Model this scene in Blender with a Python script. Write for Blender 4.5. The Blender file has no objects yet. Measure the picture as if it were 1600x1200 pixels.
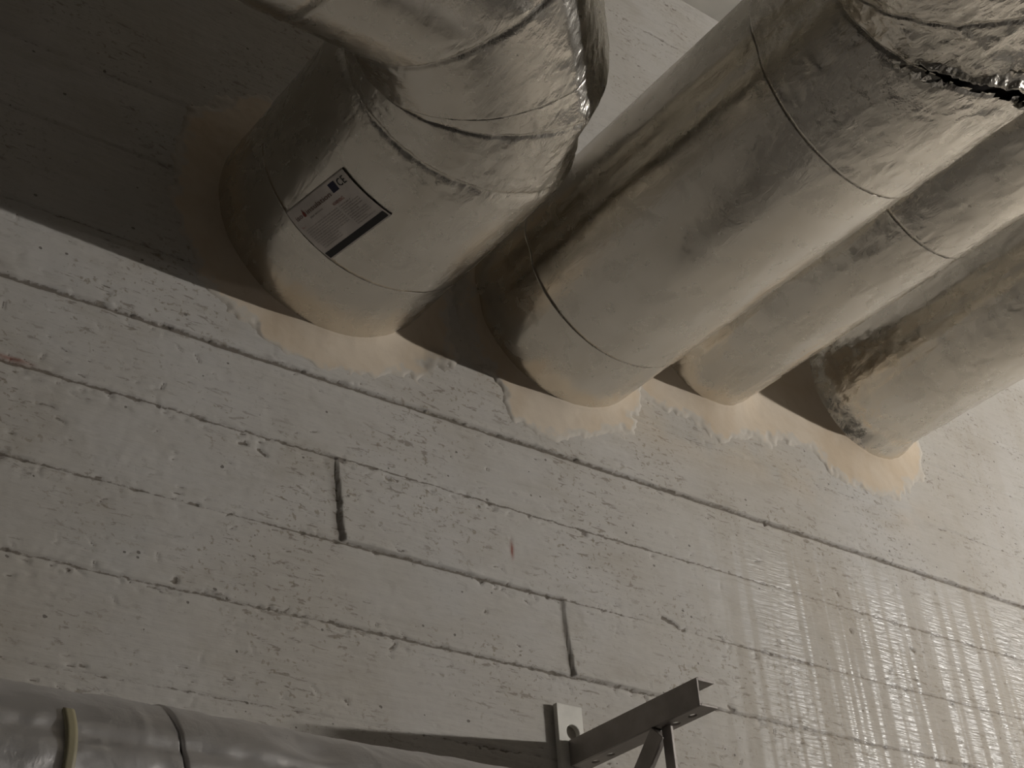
import bpy, bmesh, math, random
import numpy as np
from mathutils import Matrix, Vector

random.seed(4)
rng = np.random.RandomState(7)
C = bpy.context.scene.collection
SC = bpy.context.scene
H = 1.5                      # camera height above the floor (metres); the wall is the plane y = 0

# ------------------------------------------------------------------ camera
cam_d = bpy.data.cameras.new('camera')
cam = bpy.data.objects.new('camera', cam_d); C.objects.link(cam)
rgt = Vector((0.80609499, -0.5888549, -0.05882845))
dwn = Vector((0.28374116, 0.47181726, -0.83479304))
fwd = Vector((0.51932825, 0.65623044, 0.5474119))
m3 = Matrix((rgt, -dwn, -fwd)).transposed()
cam.matrix_world = Matrix.Translation((0, -1.4, H)) @ m3.to_4x4()
cam_d.sensor_width = 36.0
cam_d.lens = 36.0 * 2208.99 / 1600
cam_d.clip_start = 0.02
SC.camera = cam

# ------------------------------------------------------------------ world, exposure
w = bpy.data.worlds.new('dim_surroundings'); SC.world = w; w.use_nodes = True
w.node_tree.nodes['Background'].inputs[0].default_value = (1.0, 0.95, 0.88, 1)
w.node_tree.nodes['Background'].inputs[1].default_value = 0.0
SC.view_settings.view_transform = 'Standard'
SC.view_settings.look = 'None'
SC.view_settings.gamma = 1
SC.view_settings.use_curve_mapping = False
SC.view_settings.exposure = 0.0

LAMP_POS = (4.50, -2.55, 0.96 + H)       # main batten, right of the picture
LAMP_W = 2550.0                           # tube emission strength
FILL_POS = (-3.0, -3.00, 1.00 + H)       # unseen batten added as weak fill, behind and left of the camera
FILL_W = 75.0

# ------------------------------------------------------------------ numpy noise
def _hash(ix, iy, iz, s):
    h = (ix * 374761393 + iy * 668265263 + iz * 2147483647 % 1274126177 + s * 362437) & 0xffffffff
    h = ((h ^ (h >> 13)) * 1274126177) & 0xffffffff
    h = (h ^ (h >> 16)) & 0xffffffff
    h = (h * 2246822519) & 0xffffffff
    h = h ^ (h >> 15)
    return (h & 0xffffff) / float(0xffffff) * 2 - 1

def vnoise(p, s=0):
    """value noise, p (...,3) -> (...) in -1..1"""
    p = np.asarray(p, dtype=np.float64)
    i = np.floor(p).astype(np.int64); f = p - i; f = f * f * f * (f * (f * 6 - 15) + 10)
    r = 0
    for dx in (0, 1):
        wx = f[..., 0] if dx else 1 - f[..., 0]
        for dy in (0, 1):
            wy = f[..., 1] if dy else 1 - f[..., 1]
            for dz in (0, 1):
                wz = f[..., 2] if dz else 1 - f[..., 2]
                r = r + wx * wy * wz * _hash(i[..., 0] + dx, i[..., 1] + dy, i[..., 2] + dz + 1000, s)
    return r

def fbm(p, o=4, s=0):
    a = 1; t = 0; r = 0; p = np.asarray(p, float)
    for k in range(o):
        r = r + a * vnoise(p * (2.03 ** k) + 17.3 * k, s + k); t += a; a *= .5
    return r / t

def sst(a, b, x):
    t = np.clip((x - a) / (b - a), 0, 1); return t * t * (3 - 2 * t)

# ------------------------------------------------------------------ object helpers
def link_mesh(name, V, F, mat=None, parent=None, smooth=True):
    me = bpy.data.meshes.new(name)
    me.from_pydata(V if isinstance(V, list) else [tuple(v) for v in V], [], F)
    me.update()
    if smooth: me.polygons.foreach_set('use_smooth', [True] * len(me.polygons))
    if mat: me.materials.append(mat)
    o = bpy.data.objects.new(name, me); C.objects.link(o)
    if parent: o.parent = parent; o.matrix_parent_inverse = parent.matrix_world.inverted()
    return o

def grid_mesh(name, P, mat, parent=None, closed=False, smooth=True, mask=None):
    """P (n,m,3) grid -> one mesh; closed wraps the second axis"""
    n, m = P.shape[:2]
    idx = np.arange(n * m).reshape(n, m)
    if closed: idx = np.concatenate([idx, idx[:, :1]], 1)
    a = idx[:-1, :-1]; b = idx[1:, :-1]; c = idx[1:, 1:]; d = idx[:-1, 1:]
    Q = np.stack([a, d, c, b], -1).reshape(-1, 4)
    if mask is not None: Q = Q[mask.reshape(-1)]
    me = bpy.data.meshes.new(name)
    me.vertices.add(n * m); me.vertices.foreach_set('co', P.reshape(-1).astype(np.float32))
    me.loops.add(len(Q) * 4); me.loops.foreach_set('vertex_index', Q.reshape(-1).astype(np.int32))
    me.polygons.add(len(Q))
    me.polygons.foreach_set('loop_start', np.arange(0, len(Q) * 4, 4, dtype=np.int32))
    me.update(calc_edges=True); me.validate()
    if smooth: me.polygons.foreach_set('use_smooth', np.ones(len(me.polygons), bool))
    if mat: me.materials.append(mat)
    o = bpy.data.objects.new(name, me); C.objects.link(o)
    if parent: o.parent = parent; o.matrix_parent_inverse = parent.matrix_world.inverted()
    return o

def attr(o, name, vals):
    a = o.data.attributes.new(name, 'FLOAT', 'POINT'); a.data.foreach_set('value', np.asarray(vals, np.float32).reshape(-1))

def empty(name, loc, label, cat, group=None):
    o = bpy.data.objects.new(name, None); C.objects.link(o); o.location = loc
    o.empty_display_size = .1
    o['label'] = label; o['category'] = cat
    if group: o['group'] = group
    bpy.context.view_layer.update()
    return o

def tag(o, label, cat):
    o['label'] = label; o['category'] = cat; return o

def box(x0, x1, y0, y1, z0, z1):
    V = [(x, y, z) for x in (x0, x1) for y in (y0, y1) for z in (z0, z1)]
    F = [(0, 1, 3, 2), (4, 6, 7, 5), (0, 4, 5, 1), (2, 3, 7, 6), (0, 2, 6, 4), (1, 5, 7, 3)]
    return V, F

def bevel_obj(o, w_=.001, seg=2):
    md = o.modifiers.new('bevel', 'BEVEL'); md.width = w_; md.segments = seg; md.limit_method = 'ANGLE'

# ------------------------------------------------------------------ materials
class NT:
    def __init__(s, name):
        s.m = bpy.data.materials.new(name); s.m.use_nodes = True; s.t = s.m.node_tree
        s.b = s.t.nodes['Principled BSDF']
    def n(s, typ, **k):
        nd = s.t.nodes.new(typ)
        for a, v in k.items():
            if a.startswith('i_'): nd.inputs[a[2:].replace('_', ' ')].default_value = v
            else: setattr(nd, a, v)
        return nd
    def l(s, a, b): s.t.links.new(a, b)
    def coords(s, scale=(1, 1, 1), loc=(0, 0, 0), rot=(0, 0, 0)):
        tc = s.n('ShaderNodeTexCoord'); mp = s.n('ShaderNodeMapping')
        mp.inputs['Scale'].default_value = scale; mp.inputs['Location'].default_value = loc; mp.inputs['Rotation'].default_value = rot
        s.l(tc.outputs['Object'], mp.inputs['Vector']); return mp.outputs[0]
    def noise(s, vec, scale, detail=4, rough=.5, dist=0.):
        nd = s.n('ShaderNodeTexNoise'); nd.inputs['Scale'].default_value = scale; nd.inputs['Detail'].default_value = detail
        nd.inputs['Roughness'].default_value = rough; nd.inputs['Distortion'].default_value = dist
        s.l(vec, nd.inputs['Vector']); return nd.outputs['Fac']
    def ramp(s, fac, a, b, va=0., vb=1.):
        nd = s.n('ShaderNodeMapRange'); nd.interpolation_type = 'SMOOTHSTEP'
        nd.inputs[1].default_value = a; nd.inputs[2].default_value = b; nd.inputs[3].default_value = va; nd.inputs[4].default_value = vb
        s.l(fac, nd.inputs[0]); return nd.outputs[0]
    def math(s, op, a, b=None, c=None):
        nd = s.n('ShaderNodeMath', operation=op)
        for i, v in enumerate((a, b, c)):
            if v is None: continue
            if isinstance(v, (int, float)): nd.inputs[i].default_value = v
            else: s.l(v, nd.inputs[i])
        return nd.outputs[0]
    def mix(s, fac, a, b):
        nd = s.n('ShaderNodeMix', data_type='RGBA')
        for k, v in ((0, fac), (6, a), (7, b)):
            if isinstance(v, (int, float)): nd.inputs[k].default_value = v
            elif isinstance(v, tuple): nd.inputs[k].default_value = (*v, 1)
            else: s.l(v, nd.inputs[k])
        return nd.outputs[2]
    def bump(s, h, strength=.3, dist=.002, prev=None):
        nd = s.n('ShaderNodeBump'); nd.inputs['Strength'].default_value = strength; nd.inputs['Distance'].default_value = dist
        s.l(h, nd.inputs['Height'])
        if prev is not None: s.l(prev, nd.inputs['Normal'])
        return nd.outputs[0]
    def at(s, name):
        nd = s.n('ShaderNodeAttribute', attribute_name=name); return nd.outputs['Fac']
    def set(s, **k):
        names = dict(col='Base Color', rough='Roughness', metal='Metallic', normal='Normal', spec='Specular IOR Level')
        for a, v in k.items():
            i = s.b.inputs[names.get(a, a)]
            if isinstance(v, (int, float)): i.default_value = v
            elif isinstance(v, tuple): i.default_value = (*v, 1)
            else: s.l(v, i)
        return s.m

def mat_plain(name, col, rough=.6, metal=0., bump=0., scale=200):
    N = NT(name)
    v = N.coords(); f = N.noise(v, scale * .1, 4); g = N.noise(v, scale, 3)
    c = N.mix(N.ramp(f, .3, .7), tuple(x * .86 for x in col), tuple(min(1, x * 1.1) for x in col))
    k = dict(col=c, rough=rough, metal=metal)
    if bump: k['normal'] = N.bump(g, bump, .001)
    return N.set(**k)

def mat_concrete():
    N = NT('board_marked_concrete')
    v1 = N.coords(); vg = N.coords((3.5, 1, 42)); vs = N.coords((9, 1, 60)); vd = N.coords((34, 1, .9)); vm = N.coords((1, 1, 1.8))
    big = N.noise(v1, 2.2, 5, .6); mid = N.noise(vm, 9, 5, .65, .4); grain = N.noise(vg, 3, 6, .7, .3)
    base = N.mix(N.ramp(big, .35, .65), (.395, .365, .322), (.445, .425, .40))
    base = N.mix(N.ramp(mid, .45, .75, 0, .42), base, (.29, .255, .20))
    base = N.mix(N.ramp(grain, .30, .75, 0, .30), base, (.53, .50, .45))
    # faint yellowish and bluish blotches
    bl = N.noise(N.coords((1, 1, 1), (4, 0, 9)), 5, 3)
    base = N.mix(N.ramp(bl, .58, .72, 0, .15), base, (.37, .38, .375))
    # pits: small dark air holes, clustered by a coarse noise
    cl = N.ramp(N.noise(v1, 6, 3), .42, .60, .12, 1)
    vo = N.n('ShaderNodeTexVoronoi'); vo.inputs['Scale'].default_value = 62; vo.inputs['Randomness'].default_value = 1
    vv = N.coords((1, 1, 1.25)); N.l(vv, vo.inputs['Vector'])
    sep = N.n('ShaderNodeSeparateColor'); N.l(vo.outputs['Color'], sep.inputs[0])
    size = N.ramp(sep.outputs[0], .80, 1.0, 0, .16)
    dn = N.math('ADD', vo.outputs['Distance'], N.math('MULTIPLY', N.math('SUBTRACT', N.noise(v1, 260, 3), .5), .16))
    hole = N.math('MULTIPLY', N.ramp(N.math('SUBTRACT', size, dn), -.02, .02), N.ramp(sep.outputs[0], .82, .86))
    tick = N.ramp(N.noise(N.coords((26, 1, 95), (3, 0, 1)), 1.4, 5, .65, .6), .58, .64)
    tick = N.math('MULTIPLY', tick, cl)
    spk = N.math('MULTIPLY', N.ramp(N.noise(v1, 120, 4, .6), .575, .655), cl)
    dirt = N.at('dirt')
    rag = N.noise(N.coords((60, 1, 160)), 1.6, 5, .7)
    d2 = N.ramp(N.math('ADD', dirt, N.math('MULTIPLY', N.math('SUBTRACT', rag, .5), 1.9)), .35, .85)
    d2 = N.math('MULTIPLY', d2, N.ramp(dirt, .02, .12))
    c = N.mix(N.math('MULTIPLY', tick, .60), base, (.15, .12, .085))
    c = N.mix(N.math('MULTIPLY', spk, .62), c, (.20, .165, .11))
    c = N.mix(N.math('MULTIPLY', hole, .75), c, (.09, .075, .06))
    c = N.mix(N.math('MULTIPLY', d2, .80), c, (.10, .078, .055))
    c = N.mix(N.math('MULTIPLY', N.at('joint_shade'), .76), c, (.11, .088, .062))  # shade of the board steps, mixed into the colour
    c = N.mix(N.at('tan'), c, (.50, .40, .28))
    c = N.mix(N.at('rust'), c, (.22, .055, .03))
    # the lower right is varnished by old runs of water: glossy stripes between matt ones
    run = N.noise(vd, 1.0, 3, .6, .15)
    gl = N.math('MULTIPLY', N.at('gloss'), N.ramp(run, .44, .54))
    c = N.mix(N.math('MULTIPLY', N.at('gloss'), N.ramp(run, .56, .44, 0, .30)), c, (.40, .335, .25))
    gb = N.noise(N.coords((14, 1, 110)), 1.8, 3, .5, .2)
    ro = N.math('SUBTRACT', .80, N.math('MULTIPLY', gl, .46))
    hgt = N.math('ADD', N.math('MULTIPLY', grain, .5), N.math('MULTIPLY', N.noise(v1, 90, 5, .6), .45))
    hgt = N.math('SUBTRACT', hgt, N.math('MULTIPLY', hole, 1.5))
    hgt = N.math('SUBTRACT', hgt, N.math('MULTIPLY', tick, .5))
    hgt = N.math('SUBTRACT', hgt, N.math('MULTIPLY', d2, .8))
    nb = N.bump(hgt, .40, .0020)
    nb = N.bump(N.math('MULTIPLY', gb, N.math('ADD', N.math('MULTIPLY', N.at('gloss'), 2.2), .6)), .60, .0016, nb)
    return N.set(col=c, rough=ro, normal=nb, spec=.55)

def mat_foil(name='aluminium_foil_facing', anis=(60, 12, 60), col=(.70, .665, .60), rough=.235, bmp=.30, metal=.98):
    N = NT(name)
    v = N.coords()
    va = N.coords(anis)
    f = N.noise(v, 5, 4, .6); g = N.noise(v, 26, 5, .6, .5)
    c = N.mix(N.ramp(f, .35, .65), tuple(x * .93 for x in col), tuple(x * 1.05 for x in col))
    c = N.mix(N.ramp(g, .55, .75, 0, .30), c, tuple(x * .70 for x in col))
    sp = N.ramp(N.noise(N.coords((1, 1, 1), (2, 5, 1)), 95, 4, .6), .70, .76)
    c = N.mix(N.math('MULTIPLY', sp, .35), c, (.12, .10, .08))
    r = N.math('ADD', N.ramp(g, .3, .7, rough - .03, rough + .08), N.math('MULTIPLY', sp, .3))
    w1 = N.noise(va, 1.0, 5, .6, .9)
    w1 = N.math('ABSOLUTE', N.math('SUBTRACT', w1, .5))
    w2 = N.noise(v, 55, 4, .6, .8)
    w3 = N.noise(v, 230, 3, .6)
    h = N.math('ADD', N.math('MULTIPLY', w1, -1.6), N.math('ADD', N.math('MULTIPLY', w2, .32), N.math('MULTIPLY', w3, .16)))
    cr = N.at('crumple')
    w4 = N.noise(N.coords((46, 20, 34)), 1.0, 5, .55, .25)
    w4 = N.math('MULTIPLY', N.math('ABSOLUTE', N.math('SUBTRACT', w4, .5)), -5.0)
    h2 = N.math('MULTIPLY', w4, cr)
    nb = N.bump(h, bmp, .0022)
    nb = N.bump(h2, .55, .0032, nb)
    return N.set(col=c, rough=r, metal=metal, normal=nb)

def mat_mortar():
    N = NT('tan_firestop_mortar')
    v = N.coords()
    f = N.noise(v, 7, 4, .6, .5); g = N.noise(v, 48, 5, .65)
    c = N.mix(N.ramp(f, .35, .65), (.50, .405, .30), (.56, .48, .385))
    c = N.mix(N.ramp(g, .60, .72, 0, .4), c, (.46, .37, .26))
    e = N.ramp(N.math('ADD', N.at('edge'), N.math('MULTIPLY', N.math('SUBTRACT', g, .5), 1.1)), .45, .75)
    c = N.mix(N.math('MULTIPLY', e, .75), c, (.47, .445, .405))
    c = N.mix(N.at('grime'), c, (.16, .145, .12))
    return N.set(col=c, rough=.85, normal=N.bump(N.math('ADD', N.math('MULTIPLY', f, .6), N.math('MULTIPLY', g, .5)), .35, .003), spec=.25)

M = {}
M['concrete'] = mat_concrete()
M['plainwall'] = mat_plain('painted_concrete', (.12, .112, .10), .85, 0, .2, 60)
M['floor'] = mat_plain('grey_floor', (.085, .08, .075), .6, 0, .1, 60)
M['ceil'] = mat_plain('white_ceiling', (.42, .40, .36), .85, 0, .3, 60)
M['foil'] = mat_foil()
M['foil_smooth'] = mat_foil('smooth_foil_facing', (50, 14, 50), (.70, .665, .60), .22, .20, .98)
M['foil_x'] = mat_foil('foil_on_lower_pipe', (9, 60, 60), (.66, .645, .64), .36, .25, .85)
M['mortar'] = mat_mortar()
M['steel'] = mat_plain('dull_galvanised_steel', (.27, .245, .225), .5, .6, .15, 300)
M['plate'] = mat_plain('painted_steel_plate', (.55, .53, .48), .6, .1, .15, 200)
M['core'] = mat_plain('dark_inner_insulation', (.022, .015, .012), .9, 0, .3, 200)
M['bright'] = mat_plain('bare_bright_foil', (.86, .84, .80), .22, 1.0, .3, 200)
M['label'] = mat_plain('label_paper', (.60, .555, .52), .38, .45, .05, 200)
M['ink'] = mat_plain('black_print', (.012, .011, .013), .45)
M['grey_ink'] = mat_plain('grey_print', (.22, .195, .17), .6)
M['brown_ink'] = mat_plain('brown_print', (.20, .105, .075), .6)
M['red_ink'] = mat_plain('red_print', (.32, .07, .05), .6)
M['blue_ink'] = mat_plain('blue_print', (.018, .018, .06), .5)
M['yellow_ink'] = mat_plain('dull_yellow_print', (.10, .09, .10), .5)
M['tape'] = mat_plain('yellow_tape', (.27, .24, .15), .5)
M['housing'] = mat_plain('white_lamp_housing', (.7, .7, .68), .4)
def mat_emit(name, col, s):
    N = NT(name); N.set(**{'Emission Color': col, 'Emission Strength': s}); return N.m
M['tube'] = mat_emit('lit_tube', (1.0, .965, .92), LAMP_W)
M['fill_tube'] = mat_emit('dim_fill_tube', (1.0, .95, .90), FILL_W)

# ------------------------------------------------------------------ room shell
X0, X1, Y0, ZC = -5.2, 8.5, -4.6, 2.345 + H
# board joint heights (absolute) and their strength along x
BL = [.478, .5965, .716, .829, .951, 1.068, 1.184, 1.329, 1.452, 1.60, 1.735, 1.88, 2.055, 2.176, 2.300]

def make_wall():
    xs = np.concatenate([np.linspace(X0, .15, 60)[:-1], np.arange(.15, 2.95, .0026), np.linspace(2.95, X1, 60)])
    zs = np.concatenate([np.linspace(-H, .42, 40)[:-1], np.arange(.42, 1.40, .0019), np.arange(1.40, 2.36, .005)])
    zs[-1] = 2.36
    Xg, Zg = np.meshgrid(xs, zs, indexing='ij')
    p = np.stack([Xg, np.zeros_like(Xg), Zg], -1)
    def N(sx, sz, o=3, s=0): return fbm(p * np.array([sx, 1, sz]) + s * 3.7, o, s)
    h = np.zeros_like(Xg); dirt = np.zeros_like(Xg); joint_shade = np.zeros_like(Xg)
    wob = .0016 * N(3, 3, 3, 5) + .0006 * N(28, 28, 2, 6)
    jx = [.805, 1.171]
    edges = [-H] + BL + [2.36]
    # level of each board (lower-lip, upper) in metres towards the room
    for k in range(len(edges) - 1):
        a, b = edges[k], edges[k + 1]
        t = np.clip((Zg + wob - a) / (b - a), 0, 1)
        msk = ((Zg + wob) >= a) & ((Zg + wob) < b)
        lip, top = .0007, .0
        if a == 1.068: lip, top = .0030, .0
        if a in (1.184, 1.329): lip, top = .0012, 0
        hb = lip + (top - lip) * t + .0003 * math.sin(k * 2.3)
        if a == .829:
            xe = jx[0] + .004 * N(1, 40, 2, 8) + .010 * (1 - t)
            r = sst(-.0015, .0015, Xg - xe) 
            hb = hb * (1 - r) + r * ((.0046 - .0026 * t) * (1 - sst(.82, 1.25, Xg)) + .0008) - .0006 * (1 - r)
            joint_shade += .85 * np.exp(-((Xg - xe + .0055) / .0064) ** 2) * msk * (.75 + .5 * N(60, 60, 2, 50))  # step shadow painted as a dark strip beside the butt joint
        if a == .716:
            xe = jx[1] - .003 * N(1, 30, 2, 9) + .006 * (1 - t) ** 3
            r = sst(-.0015, .0015, Xg - xe)
            hb = hb * (1 - r) + r * ((.0046 - .0030 * t) * (1 - sst(1.2, 1.6, Xg)) + .0008)
            joint_shade += .85 * np.exp(-((Xg - xe + .003) / .0032) ** 2) * msk * (.75 + .5 * N(60, 60, 2, 51))  # same painted step shadow at the second butt joint
        h = np.where(msk, hb, h)
    # joints: groove + fin + dirt + painted lip shade; strength depends on x
    def strength(zl):
        base = .5 + .5 * N(5, 0.001, 3, int(zl * 97))
        if zl == 1.068: return .92 + 0 * Xg, .0016
        if zl == .951: return np.clip(base * 1.2 + .16, 0, 1), .006
        if zl == .829:
            s = np.where((Xg > .805) & (Xg < 1.171), .95, np.clip(base * 1.0 + .16, 0, .9)); return s, .0030
        if zl == .716:
            s = np.where((Xg > 1.171), .65, np.clip(base * 1.1 + .16, 0, .9)); s = np.where(Xg > 1.30, .62, s); return s, .0035
        if zl == .5965: return np.clip(base * .9, 0, .7), .004
        if zl > 1.9: return np.clip(base * 1.2, 0, 1), .004
        return np.clip(base * .75, 0, .75), .0035
    for zl in BL[:]:
        s, wd = strength(zl)
        rag = wd * .40 * N(110, 1, 3, int(zl * 51))
        d = Zg - (zl - .0022) + wob + rag
        w_ = (.0023 if zl == 1.068 else .0018) + .0007 * N(60, 1, 2, int(zl * 31))
        g = np.exp(-(d / w_) ** 2) * s
        h -= (.0034 if zl == 1.068 else .0026) * g
        fin = np.exp(-((d - .0055) / .0028) ** 2) * np.clip(N(45, 1, 3, int(zl * 13)) * 2, 0, 1)
        h += .0016 * fin * s
        dirt += 1.25 * g
        sg = g * (.50 + .5 * N(30, 1, 3, int(zl * 17)))
        if zl == 1.068: joint_shade += sg * sst(.50, .62, Xg)  # dark joint line with the shade under the lip painted in
        if zl == .829: joint_shade += sg * ((Xg > .805) & (Xg < 1.171))
        if zl == .716: joint_shade += .8 * sg * ((Xg > 1.171))
        # torn, pitted zone hugging the rough joints
        if zl != 1.068:
            z2 = np.exp(-((d + .004) / .011) ** 2) * s
            q = np.clip(N(85, 130, 3, int(zl * 71)) * 2.9 - .70, 0, 1) * z2
            dirt += q * .85; h -= .0026 * q
    # scattered strokes and gouges
    def stroke(x, z, L, ang, wd, st):
        i0, i1 = np.searchsorted(xs, [x - L - .01, x + L + .01]); j0, j1 = np.searchsorted(zs, [z - L - .01, z + L + .01])
        if i1 - i0 < 2 or j1 - j0 < 2: return
        xx = Xg[i0:i1, j0:j1] - x; zz = Zg[i0:i1, j0:j1] - z
        u = xx * math.cos(ang) + zz * math.sin(ang); v = -xx * math.sin(ang) + zz * math.cos(ang)
        v = v + wd * .8 * np.sin(u * 160 + x * 99)
        e = np.exp(-(v / wd) ** 2) * sst(L, L * .5, np.abs(u)) * st
        dirt[i0:i1, j0:j1] += e; h[i0:i1, j0:j1] -= .0022 * e
    for k in range(1600):
        x = rng.uniform(.3, 2.9); near = rng.rand() < .5
        z = (rng.choice(BL[:6]) + rng.normal(0, .018)) if near else rng.uniform(.5, 1.3)
        stroke(x, z, rng.uniform(.0015, .010) ** 1.0, rng.normal(0, .25) if rng.rand() < .6 else rng.uniform(0, 3.1), rng.uniform(.0009, .0017), rng.uniform(.3, .9))
    # ticks left by the end of the short board at the first butt joint
    for k in range(9): stroke(.775 + rng.uniform(-.012, .008), .845 + k * .0115, .012, -.15, .0013, .55)
    for x, z, L, an, wd, st in [(.594, .725, .006, .8, .004, 1.1), (.672, .930, .009, -.1, .0022, 1.2), (.699, .926, .010, -.2, .0026, 1.3),
            (1.365, .839, .010, -.6, .0035, 1.3), (1.380, .833, .014, -.3, .0026, 1.2), (1.40, .830, .010, .9, .002, 1), (1.035, .781, .005, .9, .0022, 1.1),
            (1.772, .970, .006, -.7, .003, 1.2), (1.787, .909, .006, -.8, .003, 1.3), (1.939, .905, .010, -.9, .003, 1.4), (1.62, 1.063, .004, 0, .0042, 1.5),
            (.42, .905, .016, -.05, .002, .8), (.44, .89, .008, 0, .003, .7), (.50, .80, .006, 1.2, .002, .6), (1.085, .90, .004, 0, .0016, .7),
            (1.475, .722, .010, -.4, .003, 1.3), (.46, .93, .02, -.05, .0022, .6), (1.56, .70, .006, 1.2, .002, .8)]:
        stroke(x, z, L, an, wd, st)
    rust = np.zeros_like(Xg)
    rust += np.exp(-((Xg - 1.086) / .0026) ** 2 - ((Zg - .883) / .012) ** 2) * 1.1
    rust += np.exp(-((Xg - .375) / .022) ** 2 - ((Zg - .9535) / .0030) ** 2) * .7
    rust += .12 * np.exp(-((Xg - .46) / .14) ** 2 - ((Zg - .915) / .012) ** 2) * np.clip(N(12, 40, 3, 3), 0, 1)
    # soft halo of the tan firestop around the pipes
    tan = .30 * np.exp(-((Zg - 1.19) / .05) ** 2) * sst(.55, .8, Xg) * sst(2.2, 1.9, Xg) * np.clip(.5 + N(14, 14, 4, 77) * 2, 0, 1)
    gloss = sst(1.30, 1.75, Xg) * sst(1.12, .95, Zg) + .25 * sst(1.9, 2.3, Xg)
    gloss = np.clip(gloss, 0, 1)
    h += .0009 * N(6, 6, 3, 40) + .0004 * N(22, 130, 3, 41) + .0006 * N(90, 90, 3, 42)
    P = np.stack([Xg, -h, Zg + H], -1)
    o = grid_mesh('wall_back', P, M['concrete'])
    attr(o, 'dirt', np.clip(dirt, 0, 1.4)); attr(o, 'joint_shade', np.clip(joint_shade, 0, 1)); attr(o, 'rust', np.clip(rust, 0, 1)); attr(o, 'gloss', gloss); attr(o, 'tan', np.clip(tan, 0, 1))
    o['kind'] = 'structure'
    return o
make_wall()

def struct_box(name, b, mat):
    V, F = box(*b); o = link_mesh(name, V, F, mat, smooth=False); o['kind'] = 'structure'; return o
struct_box('ceiling', (X0, X1, Y0, .2, ZC, ZC + .15), M['ceil'])
struct_box('floor', (X0, X1, Y0, .2, -.15, 0), M['floor'])
struct_box('wall_left', (X0 - .15, X0, Y0, .2, 0, ZC), M['plainwall'])
struct_box('wall_right', (X1, X1 + .15, Y0, .2, 0, ZC), M['plainwall'])
struct_box('wall_front', (X0, X1, Y0 - .15, Y0, 0, ZC), M['plainwall'])

# ------------------------------------------------------------------ main lamp and an added fill lamp (out of frame)
def batten(loc, rot, L, mat, label):
    t = empty('fluorescent_batten', loc, label, 'light')
    t.rotation_euler = rot; bpy.context.view_layer.update()
    def child(name, V, F, m, smooth=False):
        o = link_mesh(name, V, F, m, None, smooth); o.parent = t; return o
    V, F = box(-L / 2 - .04, L / 2 + .04, -.035, .035, .03, .075)
    b = child('housing', V, F, M['housing']); bevel_obj(b, .004)
    n = 16; V = []; F = []
    for i, x in enumerate((-L / 2, L / 2)):
        for k in range(n): V.append((x, .013 * math.cos(k * 2 * math.pi / n), .013 * math.sin(k * 2 * math.pi / n)))
    for k in range(n): F.append((k, (k + 1) % n, n + (k + 1) % n, n + k))
    F.append(tuple(range(n))[::-1]); F.append(tuple(range(n, 2 * n)))
    child('tube', V, F, mat, True)
    for s in (-1, 1):
        V, F = box(s * L / 2 - .012, s * L / 2 + .012, -.016, .016, -.018, .034); child('lamp_holder', V, F, M['housing'])
    # hanging rods up to the ceiling
    for s in (-1, 1):
        V, F = box(s * L * .35 - .004, s * L * .35 + .004, -.004, .004, .07, ZC - loc[2]); child('rod', V, F, M['steel'])
    return t
batten(LAMP_POS, (0, 0, math.radians(20)), .6, M['tube'], 'white fluorescent batten hanging out of frame to the right of the pipes')
batten(FILL_POS, (0, 0, 0), 1.2, M['fill_tube'], 'long white fluorescent batten added as unseen fill behind the photographer')

# ------------------------------------------------------------------ foil-clad pipes
def seg_dirs(pts):
    d = [np.array(b, float) - np.array(a, float) for a, b in zip(pts[:-1], pts[1:])]
    return [x / np.linalg.norm(x) for x in d]

def rot_between(a, b, v):
    c = float(a @ b)
    if c > .99999: return v
    ax = np.cross(a, b); s = np.linalg.norm(ax); ax /= s; th = math.atan2(s, c)
    return v * math.cos(th) + np.cross(ax, v) * math.sin(th) + ax * (ax @ v) * (1 - math.cos(th))

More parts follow.
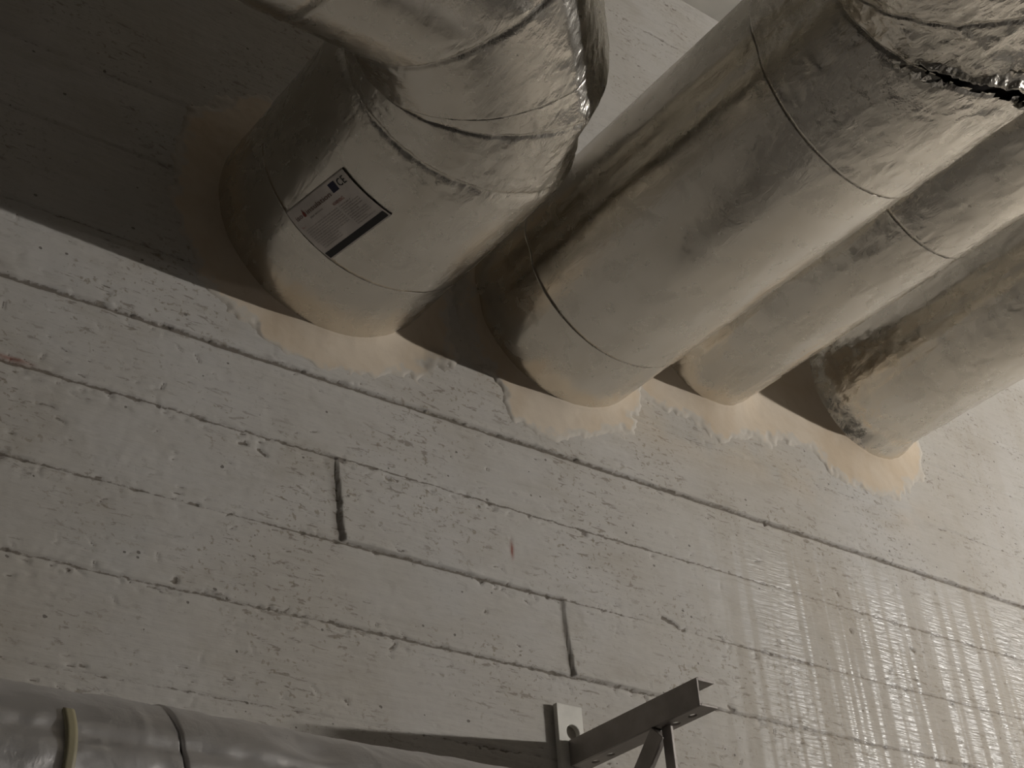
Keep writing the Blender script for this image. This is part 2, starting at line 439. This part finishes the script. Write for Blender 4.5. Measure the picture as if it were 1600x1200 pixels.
def pipe_grid(pts, r, rings, up, res=.004, nth=288):
    """Centreline pts (straight legs); corners of 45 deg are mitred.  rings: list of (leg, distance along leg, tilt vector).
    Returns grid P, normals Nn, list of row indices where rings fall and arclength rows."""
    pts = [np.array(p, float) for p in pts]; D = seg_dirs(pts)
    th = np.linspace(0, 2 * np.pi, nth, endpoint=False)
    e1 = np.array(up, float); e1 -= D[0] * (e1 @ D[0]); e1 /= np.linalg.norm(e1); e2 = np.cross(D[0], e1)
    E = [(e1, e2)]
    for k in range(1, len(D)): E.append((rot_between(D[k - 1], D[k], E[-1][0]), rot_between(D[k - 1], D[k], E[-1][1])))
    off = [np.cos(th)[:, None] * a + np.sin(th)[:, None] * b for a, b in E]
    def hit(leg, q, n):
        o = pts[leg] + off[leg] * r; s = ((q - o) @ n) / (D[leg] @ n); return o + s[:, None] * D[leg]
    st = [('end', 0, hit(0, pts[0], D[0]))]
    for k in range(len(D)):
        for (leg, dist, tilt) in rings:
            if leg == k: st.append(('ring', k, hit(k, pts[k] + D[k] * dist, (D[k] + np.array(tilt, float)) / np.linalg.norm(D[k] + np.array(tilt, float)))))
        if k < len(D) - 1:
            n = D[k] + D[k + 1]; st.append(('mitre', k, hit(k, pts[k + 1], n / np.linalg.norm(n))))
        else: st.append(('end', k, hit(k, pts[-1], D[k])))
    # collapse inverted inner lines of two neighbouring mitres on to the bisecting plane of the outer legs
    i = 0
    while i < len(st) - 1:
        if st[i][0] == 'mitre' and st[i + 1][0] == 'mitre':
            a, b = st[i][1], st[i + 1][1] + 1
            A = st[i][2]; B = st[i + 1][2]; ds = D[a + 1]
            inv = ((B - A) @ ds) < 0
            # axis intersection of leg a and leg b
            M_ = np.stack([D[a], -D[b]], 1); s = np.linalg.lstsq(M_, pts[b] - pts[a], rcond=None)[0]
            q = pts[a] + D[a] * s[0]; n = D[a] + D[b]; X = hit(a, q, n / np.linalg.norm(n))
            A[inv] = X[inv]; B[inv] = X[inv]
            st[i] = (st[i][0], a, A); st[i + 1] = (st[i + 1][0], st[i + 1][1], B); i += 1
        i += 1
    for i in range(1, len(st)):
        leg = st[i][1]; back = ((st[i][2] - st[i - 1][2]) @ D[leg]) < 0
        if st[i][0] == 'ring': st[i][2][back] = st[i - 1][2][back]
    rows = [st[0][2][None]]; nrm = [off[0][None]]; marks = []; cnt = 1; crease = []
    for k in range(len(st) - 1):
        A, B = st[k][2], st[k + 1][2]
        L = np.linalg.norm(B - A, axis=1).max(); n = max(3, int(L / (res if L < 3 else .02)))
        t = (np.arange(1, n + 1) / n)[:, None, None]
        rows.append(A[None] * (1 - t) + B[None] * t)
        leg = st[k][1] if st[k][0] != 'mitre' else st[k][1] + 1
        nrm.append(np.repeat(off[leg][None], n, 0)); cnt += n
        if st[k + 1][0] == 'ring': marks.append(cnt - 1)
        if st[k + 1][0] == 'mitre': crease.append(cnt - 1)
    P = np.concatenate(rows, 0); Nn = np.concatenate(nrm, 0)
    return P, Nn, marks, crease

def grid_normals(P):
    du = np.gradient(P, axis=0); dv = (np.roll(P, -1, 1) - np.roll(P, 1, 1)) * .5
    n = np.cross(dv, du); l = np.linalg.norm(n, axis=-1, keepdims=True); return n / np.maximum(l, 1e-9)

def smooth_rows(P, it, lo=2, hi=2):
    for _ in range(it):
        Q = P.copy(); Q[1:-1] = .5 * P[1:-1] + .25 * (P[:-2] + P[2:]); P = Q
    return P

def build_pipe(root, pts, r, rings, names, up, crump=None, seed=0, mats=None, amp=.0011, nth=288, res=.004, step=.0016, smooth=7, lobes=None, hole=None, warp=None):
    P, Nn, marks, crease = pipe_grid(pts, r, rings, up, res, nth)
    P = smooth_rows(P, smooth); Nn = smooth_rows(Nn, 10); Nn /= np.linalg.norm(Nn, axis=-1, keepdims=True)
    if warp is not None: P = warp(P, Nn)
    n, m = P.shape[:2]
    # crumple strength near creases
    ar = np.arange(n)[:, None] * np.ones((1, m))
    K = np.zeros((n, m))
    for c in crease: K = np.maximum(K, .55 * np.exp(-((ar - c) * res / .035) ** 2))
    if crump is not None: K = np.maximum(K, crump(P))
    ridge = lambda q, s: 1 - np.abs(fbm(q, 3, s)) * 2.2
    d = amp * (fbm(P * 7 + seed, 3, seed) + .35 * fbm(P * 28 + seed, 3, seed + 3))
    d += .0040 * amp / .0011 * .14 * ridge(P * np.array([30, 9, 30]) + seed, seed + 5)
    d += K * (.0030 * ridge(P * 15 + seed * 2.1, seed + 9) + .0020 * ridge(P * 42 + seed, seed + 11) - .0035)
    for c in crease: d -= .0030 * np.exp(-((ar - c) * res / .006) ** 2)
    if lobes is not None: d += lobes(P, Nn)
    # seam: shallow overlap at each ring, with puckers
    bounds = [0] + marks + [n - 1]
    out = []
    for k in range(len(bounds) - 1):
        a, b = bounds[k], bounds[k + 1]
        rr = np.arange(a, b + 1)[:, None]
        dd = d[a:b + 1].copy()
        stp = step * (k % 2 if len(bounds) < 4 else [0, 1, 0, 1, 0][k])
        dd += step * .7 * k
        dd += .0007 * np.exp(-((rr - a) * res / .012) ** 2) * ridge(P[a:b + 1] * 60, seed + 21 + k) * (k > 0)
        Q = P[a:b + 1] + Nn[a:b + 1] * dd[..., None]
        kk = K[a:b + 1]
        if k < len(bounds) - 2:  # this sleeve stops just short of the seam and its edge is tucked in
            dr = P[b - 1] - P[b]; dr /= np.maximum(np.linalg.norm(dr, axis=1, keepdims=True), 1e-5)
            jag = (.0022 + .0008 * fbm(P[b] * 55, 3, seed + 60))[:, None]
            Q[-1] = Q[-1] + dr * jag
            Q = np.concatenate([Q, (P[b] + dr * jag - Nn[b] * .012)[None]], 0); kk = np.concatenate([kk, kk[-1:]], 0)
        if k > 0:   # free edge folded in gives the next sleeve a thickness
            lip = P[a:a + 1] + Nn[a:a + 1] * (-.012); Q = np.concatenate([lip, Q], 0); kk = np.concatenate([kk[:1], kk], 0)
            dark = np.stack([P[a - 2] - Nn[a - 2] * .008, P[a] - Nn[a] * .004, P[a + 2] - Nn[a + 2] * .008])
            grid_mesh('inner_insulation', dark, M['core'], root, closed=True)
        msk = None
        if hole is not None and k == len(bounds) - 2: msk = hole(Q[:-1])
        o = grid_mesh(names[k], Q, (mats or {}).get(names[k], M['foil']), root, closed=True, mask=msk)
        attr(o, 'crumple', kk * .9 + .05)
        out.append(o)
    return P, Nn, out

def disc(name, c, r, n, mat, root, cnt=48):
    n = np.array(n, float); n /= np.linalg.norm(n); a = np.cross(n, [0.3, .5, .8]); a /= np.linalg.norm(a); b = np.cross(n, a)
    V = []; 
    for off in (0, .004):
        for k in range(cnt):
            t = 2 * math.pi * k / cnt; V.append(tuple(np.array(c) + n * off + r * (math.cos(t) * a + math.sin(t) * b)))
    F = [tuple(range(cnt))[::-1], tuple(range(cnt, 2 * cnt))] + [(k, (k + 1) % cnt, cnt + (k + 1) % cnt, cnt + k) for k in range(cnt)]
    return link_mesh(name, V, F, mat, root, smooth=False)

# --- pipe with the label: leaves the wall, turns up, then turns left along the wall
c1x, c1z, r1 = .7855, 1.3163 + H, .1765
yrun = -.555
pipe1 = empty('insulated_pipe', (c1x, 0, c1z), 'fat foil-wrapped pipe with a printed label, bending left to run along the wall', 'pipe')
pts1 = [(c1x, .006, c1z), (c1x, -.360, c1z), (.764, -.452, c1z), (.661, yrun, c1z), (-5.0, yrun, c1z)]
def lobes1(P, Nn):
    return -.007 * sst(0, -.25, P[..., 1]) * np.clip(-.7 * Nn[..., 0] + .7 * Nn[..., 2], 0, 1) * sst(-.44, -.36, P[..., 1])
def warp1(P, Nn):
    # the outer side of the bend is squashed to a flatter face with a hard edge along its lower rim
    out = Nn.copy(); out[..., 2] = 0; l = np.linalg.norm(out, axis=-1); out /= np.maximum(l, 1e-6)[..., None]
    a = r1 * l * np.sign(Nn[..., 0] - Nn[..., 1])
    w = sst(-.33, -.47, P[..., 1]) * sst(.58, .76, P[..., 0])
    return P - out * (w * .50 * np.clip(a - .092, 0, 1))[..., None]
def crump1(P):
    # crisp crumpling on the lit lower outer side of the bend and a little in the throat
    q = np.exp(-((P[..., 0] - .86) / .085) ** 2) * sst(-.30, -.40, P[..., 1])
    q *= .75 * sst(c1z - .02, c1z - .10, P[..., 2])
    q = np.maximum(q, .5 * np.exp(-((P[..., 0] - .64) / .05) ** 2 - ((P[..., 1] + .36) / .05) ** 2))
    return q
build_pipe(pipe1, pts1, r1, [(0, .006 + .136, (0, 0, 0)), (2, .034, (0, 0, 0)), (3, .165, (0, 0, 0))],
           ['wall_sleeve', 'lower_elbow', 'upper_elbow', 'pipe_run'], (0, 0, 1), crump1, 3, amp=.0010, smooth=4, lobes=lobes1, warp=warp1)
disc('end_cap', (-5.0, yrun, c1z), r1, (-1, 0, 0), M['foil'], pipe1)

# --- widest straight pipe with torn elbow at the upper right
c2x, c2z, r2 = 1.207, 1.3272 + H, .1680
pipe2 = empty('insulated_pipe', (c2x, 0, c2z), 'thick foil-wrapped pipe with two seams and a torn crumpled elbow, second from left', 'pipe')
pts2 = [(c2x, .006, c2z), (c2x, -.800, c2z), (1.140, -.885, c2z), (1.020, -.960, c2z), (-1.4, -.960, c2z)]
def lobes2(P, Nn):
    th = np.arctan2(P[..., 2] - c2z, P[..., 0] - c2x)
    d = np.abs(np.angle(np.exp(1j * (th - math.radians(-170)))))
    return -.0050 * np.exp(-(d / .13) ** 2) * (P[..., 1] > -.77)
def crump2(P):
    q = sst(-.67, -.80, P[..., 1]) 
    return np.maximum(q * .9, .35 * np.exp(-((P[..., 1] + .66) / .08) ** 2))
def slit(t): return np.interp(np.degrees(t), [-160, -140, -122, -108, -90, -75, -60], [-.757, -.762, -.771, -.789, -.813, -.822, -.828])
def hole2(Q):
    th = np.arctan2(Q[..., 2] - c2z, Q[..., 0] - c2x)
    t = (th - math.radians(-122)) / math.radians(62)
    z0 = th * 0
    env = sst(0, .22, t) * sst(1, .93, t)
    up = (.007 + .012 * np.abs(fbm(np.stack([th * 9, z0, z0], -1), 3, 5))) * env * (.5 + .9 * t)
    lo = (.009 + .020 * np.abs(fbm(np.stack([th * 14, z0 + 4, z0], -1), 3, 8))) * env * (.5 + .9 * t)
    y = Q[..., 1] - slit(th)
    rag = .003 * fbm(Q * 130, 3, 3)
    return ~((y < lo + rag) & (y > -up + rag) & (env > .02) & (np.hypot(Q[..., 2] - c2z, Q[..., 0] - c2x) > r2 * .8))
P2, N2, parts2 = build_pipe(pipe2, pts2, r2, [(0, .006 + .145, (0, 0, 0)), (0, .006 + .615, (.05, 0, -.05))],
           ['wall_sleeve', 'middle_sleeve', 'outer_elbow'], (0, 0, 1), crump2, 11, lobes=lobes2, amp=.0010,
           mats={'wall_sleeve': M['foil_smooth'], 'middle_sleeve': M['foil_smooth']}, hole=hole2)
disc('end_cap', (-1.4, -.960, c2z), r2, (-1, 0, 0), M['foil'], pipe2)
thc = np.linspace(0, 2 * np.pi, 96, endpoint=False)
grid_mesh('inner_insulation', np.stack([np.stack([c2x + (r2 - .022) * np.cos(thc), yy + 0 * thc, c2z + (r2 - .022) * np.sin(thc)], -1) for yy in np.linspace(-.66, -.825, 12)]), M['core'], pipe2, closed=True)

# --- third and fourth pipes
c3x, c3z, r3 = 1.5315, 1.3838 + H, .1175
pipe3 = empty('insulated_pipe', (c3x, 0, c3z), 'thinner foil-wrapped pipe with one curved seam, between the two thick ones on the right', 'pipe')
build_pipe(pipe3, [(c3x, .006, c3z), (c3x, -2.3, c3z)], r3, [(0, .006 + .488, (0, 0, .03))], ['wall_sleeve', 'pipe_run'], (0, 0, 1),
           lambda P: .45 * np.exp(-((P[..., 1] + .50) / .05) ** 2) + .25 * np.exp(-((P[..., 1]) / .10) ** 2), 23, amp=.0022)
disc('end_cap', (c3x, -2.3, c3z), r3, (0, -1, 0), M['foil'], pipe3)
c4x, c4z, r4 = 1.9456, 1.4240 + H, .1270
pipe4 = empty('insulated_pipe', (c4x, 0, c4z), 'foil-wrapped pipe flaring at the wall, rightmost in the row', 'pipe')
def lobes4(P, Nn):
    y = -P[..., 1]
    th = np.arctan2(P[..., 2] - c4z, P[..., 0] - c4x)
    d = np.abs(np.angle(np.exp(1j * (th - math.radians(-166)))))
    return .0125 * (1 - sst(.0, .055, y)) - .004 * np.exp(-(d / .14) ** 2) * sst(.05, .2, y)
build_pipe(pipe4, [(c4x, .006, c4z), (c4x, -2.3, c4z)], r4, [], ['pipe_run'], (0, 0, 1),
           lambda P: .30 * np.exp(-((P[..., 1] + .05) / .06) ** 2) + .12, 31, amp=.0028, lobes=lobes4)
disc('end_cap', (c4x, -2.3, c4z), r4, (0, -1, 0), M['foil'], pipe4)

# --- low foil pipe along the wall, bottom left
c5y, c5z, r5 = -.140, .405 + H, .100
pipe5 = empty('insulated_pipe', (0, c5y, c5z), 'shiny foil-wrapped pipe running along the wall at the bottom left edge', 'pipe')
def lobes5(P, Nn):
    d = -.010 * np.exp(-((P[..., 0] - .66) / .035) ** 2 - ((P[..., 2] - (.470 + H)) / .016) ** 2 - ((P[..., 1] + .21) / .05) ** 2)
    return d - .003 * np.exp(-((P[..., 2] - (.44 + H)) / .008) ** 2) * (P[..., 1] < c5y)
build_pipe(pipe5, [(-1.2, c5y, c5z), (1.08, c5y, c5z)], r5, [(0, 1.72, (0, 0, .08))], ['left_sleeve', 'right_sleeve'], (0, 0, 1),
           lambda P: .06 + 0 * P[..., 0], 41, amp=.0020, lobes=lobes5, mats={'left_sleeve': M['foil_x'], 'right_sleeve': M['foil_x']})
for xx, nn in ((1.08, 1), (-1.2, -1)): disc('end_cap', (xx, c5y, c5z), r5, (nn, 0, 0), M['foil_x'], pipe5)
def band(name, root, x0, x1, cy, cz, r, mat, n=48):
    x = np.linspace(x0, x1, 4); th = np.linspace(math.radians(146), math.radians(290), n)
    P = np.zeros((6, n, 3))
    for i, (xx, rr) in enumerate([(x0, r - .004), (x0, r), (x[1], r), (x[2], r), (x1, r), (x1, r - .004)]):
        P[i, :, 0] = xx + .0015 * np.sin(th * 5); P[i, :, 1] = cy + rr * np.cos(th); P[i, :, 2] = cz + rr * np.sin(th)
    return grid_mesh(name, P, mat, root)
band('yellow_tape', pipe5, .405, .415, c5y, c5z, r5 + .0040, M['tape'])

# ------------------------------------------------------------------ torn opening on the second pipe's elbow
def torn_opening():
    a0, a1 = math.radians(-124), math.radians(-60)
    n = 90; th = np.linspace(a0, a1, n); tn = (th - a0) / (a1 - a0)
    up_e = .005 + .010 * np.abs(fbm(np.stack([th * 9, th * 0, th * 0], -1), 3, 5))
    env = sst(0, .18, tn) * sst(1, .94, tn); grow = .5 + .9 * tn
    # ragged foil strip peeling off above the slit
    rows = []
    for i, s in enumerate(np.linspace(0, 1, 8)):
        yy = slit(th) - up_e * env * grow - .001 - .020 * (1 - s) + .004 * fbm(np.stack([th * 30, th * 0 + s * 3, th * 0], -1), 3, 12)
        rad = r2 + .0010 + .011 * s ** 2 * env + .0030 * fbm(np.stack([th * 22, th * 0 + s * 4, th * 0 + 9], -1), 3, 14) * env
        rows.append(np.stack([c2x + rad * np.cos(th), yy, c2z + rad * np.sin(th)], -1))
    P = np.array(rows); inn = P.copy(); inn[..., 0] = c2x + (inn[..., 0] - c2x) * .993; inn[..., 2] = c2z + (inn[..., 2] - c2z) * .993
    o = grid_mesh('torn_edge', np.concatenate([P, inn[::-1]], 0), M['foil'], pipe2); attr(o, 'crumple', np.ones(16 * n) * .6)
    # small bright shreds of bare foil hanging in the slit
    for (t0, t1, sc) in ((-128, -121, .8), (-119, -106, 1.), (-72, -64, 1.6)):
        tt = np.radians(np.linspace(t0, t1, 14)); rows = []
        for s in np.linspace(0, 1, 5):
            yy = slit(tt) + .004 + .010 * s * sc + .003 * np.sin(tt * 90 + s * 3)
            rad = r2 + .012 + .004 * np.sin(tt * 140 + s * 4) - .004 * s
            rows.append(np.stack([c2x + rad * np.cos(tt), yy, c2z + rad * np.sin(tt)], -1))
        P = np.array(rows); inn = P.copy(); inn[..., 2] += .0012
        grid_mesh('foil_shred', np.concatenate([P, inn[::-1]], 0), M['bright'], pipe2)
torn_opening()

# ------------------------------------------------------------------ label on the first pipe
def on_pipe(u, v, lift):
    """label coordinates in mm (u along the text, v up) -> point on pipe 1"""
    ang = math.radians(-113.2 + u * (5.0 / 118) - v / 3.10)
    rr = r1 + .0028 + lift
    return (c1x + rr * math.cos(ang), -(.139 + u / 1000.0) , c1z + rr * math.sin(ang))
def patch(name, u0, u1, v0, v1, lift, mat, parent, n=24):
    U = np.linspace(u0, u1, n); Vv = np.linspace(v0, v1, n)
    G = np.array([[on_pipe(u, v, lift) for v in Vv] for u in U]); B = np.array([[on_pipe(u, v, lift - .0022) for v in (v0, v1)] for u in U])
    G = np.concatenate([B[:, :1], G, B[:, 1:]], 1)
    return grid_mesh(name, G[::-1], mat, parent)
label = patch('label', -2, 120, -2, 82, .0006, M['label'], pipe1, 30); label['label'] = 'printed paper label with a black bar'
patch('black_bar', 0, 117, 0, 9.5, .0010, M['ink'], label)
patch('flag_emblem', 84, 96, 63, 76, .0010, M['blue_ink'], label)
def text(name, s, u, v, size, mat, parent, width=None):
    cu = bpy.data.curves.new(name, 'FONT'); cu.body = s; cu.size = size; cu.resolution_u = 2
    to = bpy.data.objects.new(name, cu); C.objects.link(to); bpy.context.view_layer.update()
    me = bpy.data.meshes.new_from_object(to.evaluated_get(bpy.context.evaluated_depsgraph_get()))
    bpy.data.objects.remove(to)
    xs = [p.co.x for p in me.vertices] or [0, 1]
    k = (width / max(xs)) if width else 1
    for p in me.vertices: p.co = on_pipe(u + p.co.x * k, v + p.co.y, .0013)
    me.materials.append(mat)
    o = bpy.data.objects.new(name, me); C.objects.link(o); o.parent = parent; o.matrix_parent_inverse = parent.matrix_world.inverted(); return o
bpy.context.view_layer.update()
text('title_text', 'iso', 5, 62, 10, M['brown_ink'], label, 13)
text('title_text', 'insulation', 27, 62, 10, M['brown_ink'], label, 52)
def flame():
    V = [on_pipe(20 + a, 61 + b, .0013) for a, b in [(0, 2), (1.2, 0), (3.6, 0), (4.8, 2), (4.6, 5), (3.4, 8), (2.4, 11), (1.6, 7.5), (.4, 5)]]
    link_mesh('flame_emblem', V, [tuple(range(len(V)))], M['red_ink'], label, False)
flame()
text('ce_mark', 'CE', 98.5, 64.5, 15, M['ink'], label, 15)
text('heading_text', 'WARNING', 70, 50, 6.5, M['red_ink'], label, 22)
text('subtitle_text', 'pipe sections', 27, 55.5, 4, M['grey_ink'], label, 26)
text('small_text', 'No 1', 4, 50, 4.5, M['red_ink'], label, 7)
random.seed(3)
words = 'thermal insulation of pipes and ducts mineral wool with foil facing reaction to fire class made for use in plant rooms'.split()
for i in range(10):
    s = ' '.join(random.choice(words) for _ in range(9 if i < 7 else 5))
    text('body_text', s, 6 + (2 if i > 6 else 0), 45.5 - i * 3.4, 3.1, M['grey_ink'], label, (66 if i < 7 else 38))
for i in range(10):
    s = ' '.join(random.choice(words) for _ in range(5))
    text('body_text', s, 76, 44.0 - i * 3.4 + 1, 3.1, M['grey_ink'], label, 34 if i % 4 else 22)

# ------------------------------------------------------------------ tan mortar patches where the pipes leave the wall
def seg_dist(px, pz, poly):
    d = np.full(px.shape, 9.); inside = np.zeros(px.shape, bool); n = len(poly)
    for i in range(n):
        (ax, az), (bx, bz) = poly[i], poly[(i + 1) % n]
        vx, vz = bx - ax, bz - az; t = np.clip(((px - ax) * vx + (pz - az) * vz) / (vx * vx + vz * vz + 1e-12), 0, 1)
        d = np.minimum(d, np.hypot(px - ax - t * vx, pz - az - t * vz))
        c = ((az > pz) != (bz > pz)) & (px < (bx - ax) * (pz - az) / ((bz - az) + 1e-12) + ax)
        inside ^= c
    return np.where(inside, d, -d)
def mortar(name, poly, holes, label, seed, thick=.0030, grime=None, ridge=None):
    xs = np.arange(min(p[0] for p in poly) - .03, max(p[0] for p in poly) + .03, .003)
    zs = np.arange(min(p[1] for p in poly) - .03, max(p[1] for p in poly) + .03, .003)
    Xg, Zg = np.meshgrid(xs, zs, indexing='ij'); p = np.stack([Xg, Xg * 0, Zg], -1)
    d = seg_dist(Xg, Zg, poly) + .016 * fbm(p * 18, 3, seed) + .014 * fbm(p * 75, 3, seed + 1)
    h = -.004 + (thick + .004) * sst(-.006, .018, d) + .0013 * fbm(p * 16, 3, seed + 2) + .0006 * fbm(p * 60, 3, seed + 3)
    keep = d > -.006
    for (hx, hz, hr) in holes:
        q = np.hypot(Xg - hx, Zg - hz) - hr
        h += .010 * np.exp(-np.clip(q, 0, 1) / .016) * (d > 0)
        keep &= q > -.012
    if ridge is not None: h += ridge(Xg, Zg, p)
    G = np.stack([Xg, -h, Zg + H], -1)
    k4 = keep[:-1, :-1] & keep[1:, :-1] & keep[:-1, 1:] & keep[1:, 1:]
    o = grid_mesh(name, G, M['mortar'], None, mask=k4)
    attr(o, 'edge', 1 - sst(-.004, .055, d)); attr(o, 'grime', grime(Xg, Zg, p) if grime else np.zeros_like(Xg))
    # drop loose vertices
    bm = bmesh.new(); bm.from_mesh(o.data); bmesh.ops.delete(bm, geom=[v for v in bm.verts if not v.link_faces], context='VERTS'); bm.to_mesh(o.data); bm.free()
    return tag(o, label, 'mortar')
A = [(0.77, 1.66), (0.705, 1.551), (0.647, 1.533), (0.592, 1.491), (0.557, 1.457), (0.551, 1.419), (0.541, 1.366), (0.541, 1.296), (0.535, 1.248), (0.548, 1.208), (0.575, 1.181), (0.595, 1.15), (0.629, 1.124), (0.668, 1.097), (0.711, 1.078), (0.779, 1.070), (0.839, 1.077), (0.891, 1.089), (0.945, 1.114), (0.985, 1.140), (0.995, 1.165), (1.012, 1.195), (1.012, 1.225), (1.005, 1.318), (1.0, 1.45), (.95, 1.6)]
def grimeA(X, Z, p):
    return np.clip(np.exp(-((X - .985) / .035) ** 2 - ((Z - 1.150) / .022) ** 2) * (1.2 + 1.5 * fbm(p * 50, 3, 4)), 0, .55)
mortar('mortar_patch', A, [(c1x, c1z - H, r1)], 'wide tan mortar patch on the concrete wall around the labelled pipe', 60, grime=grimeA)
B = [(1.012, 1.45), (1.010, 1.262), (1.030, 1.218), (1.060, 1.171), (1.083, 1.150), (1.083, 1.114), (1.102, 1.092), (1.162, 1.088), (1.23, 1.098), (1.304, 1.126), (1.363, 1.145), (1.367, 1.187), (1.375, 1.237), (1.38, 1.35), (1.36, 1.47), (1.207, 1.53), (1.08, 1.52)]
def ridgeB(X, Z, p): return .003 * np.exp(-(((X - 1.035) + (Z - 1.200) * .55) / .007) ** 2) * (Z < 1.25)
def grimeB(X, Z, p):
    line = np.exp(-(((X - 1.052) + (Z - 1.165) * .62) / .0035) ** 2) * sst(1.10, 1.14, Z) * sst(1.24, 1.20, Z)
    return np.clip(line * (.6 + 1.5 * fbm(p * 40, 3, 5)), 0, .9)
mortar('mortar_patch', B, [(c2x, c2z - H, r2)], 'tan mortar collar on the wall around the foot of the second pipe', 70, ridge=ridgeB, grime=grimeB, thick=.0040)
Cc = [(1.36, 1.45), (1.355, 1.312), (1.350, 1.235), (1.385, 1.210), (1.481, 1.212), (1.543, 1.193), (1.633, 1.227), (1.713, 1.236), (1.782, 1.248), (1.807, 1.220), (1.849, 1.193), (1.937, 1.200), (2.015, 1.212), (2.100, 1.280), (2.120, 1.342), (2.10, 1.43), (2.08, 1.52), (1.945, 1.60), (1.75, 1.57), (1.52, 1.54)]
mortar('mortar_patch', Cc, [(c3x, c3z - H, r3), (c4x, c4z - H, r4 + .012)], 'tan mortar strip on the wall joining the feet of the two right-hand pipes', 80)

# ------------------------------------------------------------------ cantilever bracket
def plate_with_holes(O, U, Vd, L, Wd, T, holes, name, mat, parent):
    """plate L x Wd spanned by unit vectors U,V from O, thickness along N=UxV; holes = (u, v, ru, rv) on one row of cells"""
    O = np.array(O, float); U = np.array(U, float); Vd = np.array(Vd, float); Nn = np.cross(U, Vd)
    V = []; F = []
    def add(u, v, t): V.append(tuple(O + U * u + Vd * v + Nn * t)); return len(V) - 1
    holes = sorted(holes); cuts = [0]
    for (u, v, ru, rv) in holes: cuts += [u - ru * 1.35, u + ru * 1.35]
    cuts.append(L)
    K = 24
    for i in range(len(cuts) - 1):
        a, b = cuts[i], cuts[i + 1]
        if i % 2 == 0:
            for t, fl in ((0, 1), (T, 0)):
                q = [add(a, 0, t), add(b, 0, t), add(b, Wd, t), add(a, Wd, t)]; F.append(tuple(q[::-1]) if fl else tuple(q))
        else:
            u, v, ru, rv = holes[(i - 1) // 2]
            circ = []; 
            for t, fl in ((0, 1), (T, 0)):
                oc = []; ic = []
                for k in range(K):
                    an = 2 * math.pi * k / K; cx, cz = math.cos(an), math.sin(an); mscale = 1 / max(abs(cx), abs(cz))
                    su, sv = cx * mscale, cz * mscale
                    uo = u + su * (b - u if su > 0 else u - a); vo = (v + sv * ((Wd - v) if sv > 0 else v))
                    oc.append(add(uo, vo, t)); ic.append(add(u + cx * ru, v + cz * rv, t))
                for k in range(K):
                    q = (oc[k], oc[(k + 1) % K], ic[(k + 1) % K], ic[k]); F.append(q[::-1] if fl else q)
                circ.append(ic)
            for k in range(K): F.append((circ[0][k], circ[0][(k + 1) % K], circ[1][(k + 1) % K], circ[1][k]))
    for (s0, s1) in (((0, 0), (L, 0)), ((L, 0), (L, Wd)), ((L, Wd), (0, Wd)), ((0, Wd), (0, 0))):
        F.append((add(*s0, 0), add(*s1, 0), add(*s1, T), add(*s0, T)))
    return V, F
def merge(parts):
    V = []; F = []
    for v, f in parts: n = len(V); V += v; F += [tuple(i + n for i in q) for q in f]
    return V, F
def weld(o):
    bm = bmesh.new(); bm.from_mesh(o.data); bmesh.ops.remove_doubles(bm, verts=bm.verts, dist=1e-5); bmesh.ops.recalc_face_normals(bm, faces=bm.faces); bm.to_mesh(o.data); bm.free()
brk = empty('pipe_bracket', (1.157, 0, .45 + H), 'grey steel channel bracket jutting from the wall at the bottom of the photo', 'bracket')
V, F = plate_with_holes((1.1365, -.0030, .40 + H), (0, 0, 1), (1, 0, 0), .268, .042, -.008, [(.2305, .024, .0105, .0105)], 'p', None, None)
o = link_mesh('back_plate', [(x, y - .008 if 0 else y, z) for x, y, z in V], F, M['plate'], brk, False); weld(o); bevel_obj(o, .0012); o['label'] = 'pale painted back plate with a bolt hole'
xw, zb, hh, fw, ln_, t_ = 1.151, .5835 + H, .0345, .030, .258, .0032
parts = [box(xw, xw + t_, -ln_, -.011, zb, zb + hh)]
parts.append(box(xw + t_, xw + fw, -ln_, -.011, zb + hh - t_, zb + hh))
Vh, Fh = plate_with_holes((xw + t_, -.011, zb), (0, -1, 0), (1, 0, 0), ln_ - .011, fw - t_, t_, [(.030, .015, .006, .0045), (.060, .015, .006, .0045), (.155, .015, .006, .0045), (.185, .015, .006, .0045), (.215, .015, .006, .0045)], 'f', None, None)
parts.append((Vh, Fh))
V, F = merge(parts); o = link_mesh('channel_arm', V, F, M['steel'], brk, False); weld(o)
bevel_obj(o, .0008)
# brace: angle from under the arm back down to the plate
def bar_between(a, b, side, w_, t2, name, mat, parent):
    a = np.array(a, float); b = np.array(b, float); d = (b - a); L = np.linalg.norm(d); d /= L
    s = np.array(side, float); s -= d * (s @ d); s /= np.linalg.norm(s); n = np.cross(d, s)
    V = [tuple(a + d * L * i + s * w_ * j + n * t2 * k) for i in (0, 1) for j in (0, 1) for k in (0, 1)]
    F = [(0, 1, 3, 2), (4, 6, 7, 5), (0, 4, 5, 1), (2, 3, 7, 6), (0, 2, 6, 4), (1, 5, 7, 3)]
    return V, F
p1 = bar_between((xw + .001, -.172, zb), (xw + .001, -.010, zb - .165), (0, -1, -1), .026, .003, '', None, None)
p2 = bar_between((xw + .001, -.172, zb), (xw + .001, -.010, zb - .165), (1, 0, 0), .026, .003, '', None, None)
V, F = merge([p1, p2]); o = link_mesh('brace', V, F, M['steel'], brk, False); weld(o); bevel_obj(o, .0007)
V, F = box(xw + .012, xw + .0165, -.192, -.176, zb - .30, zb + .0005); o = link_mesh('hanger_strip', V, F, M['steel'], brk, False); bevel_obj(o, .0007)
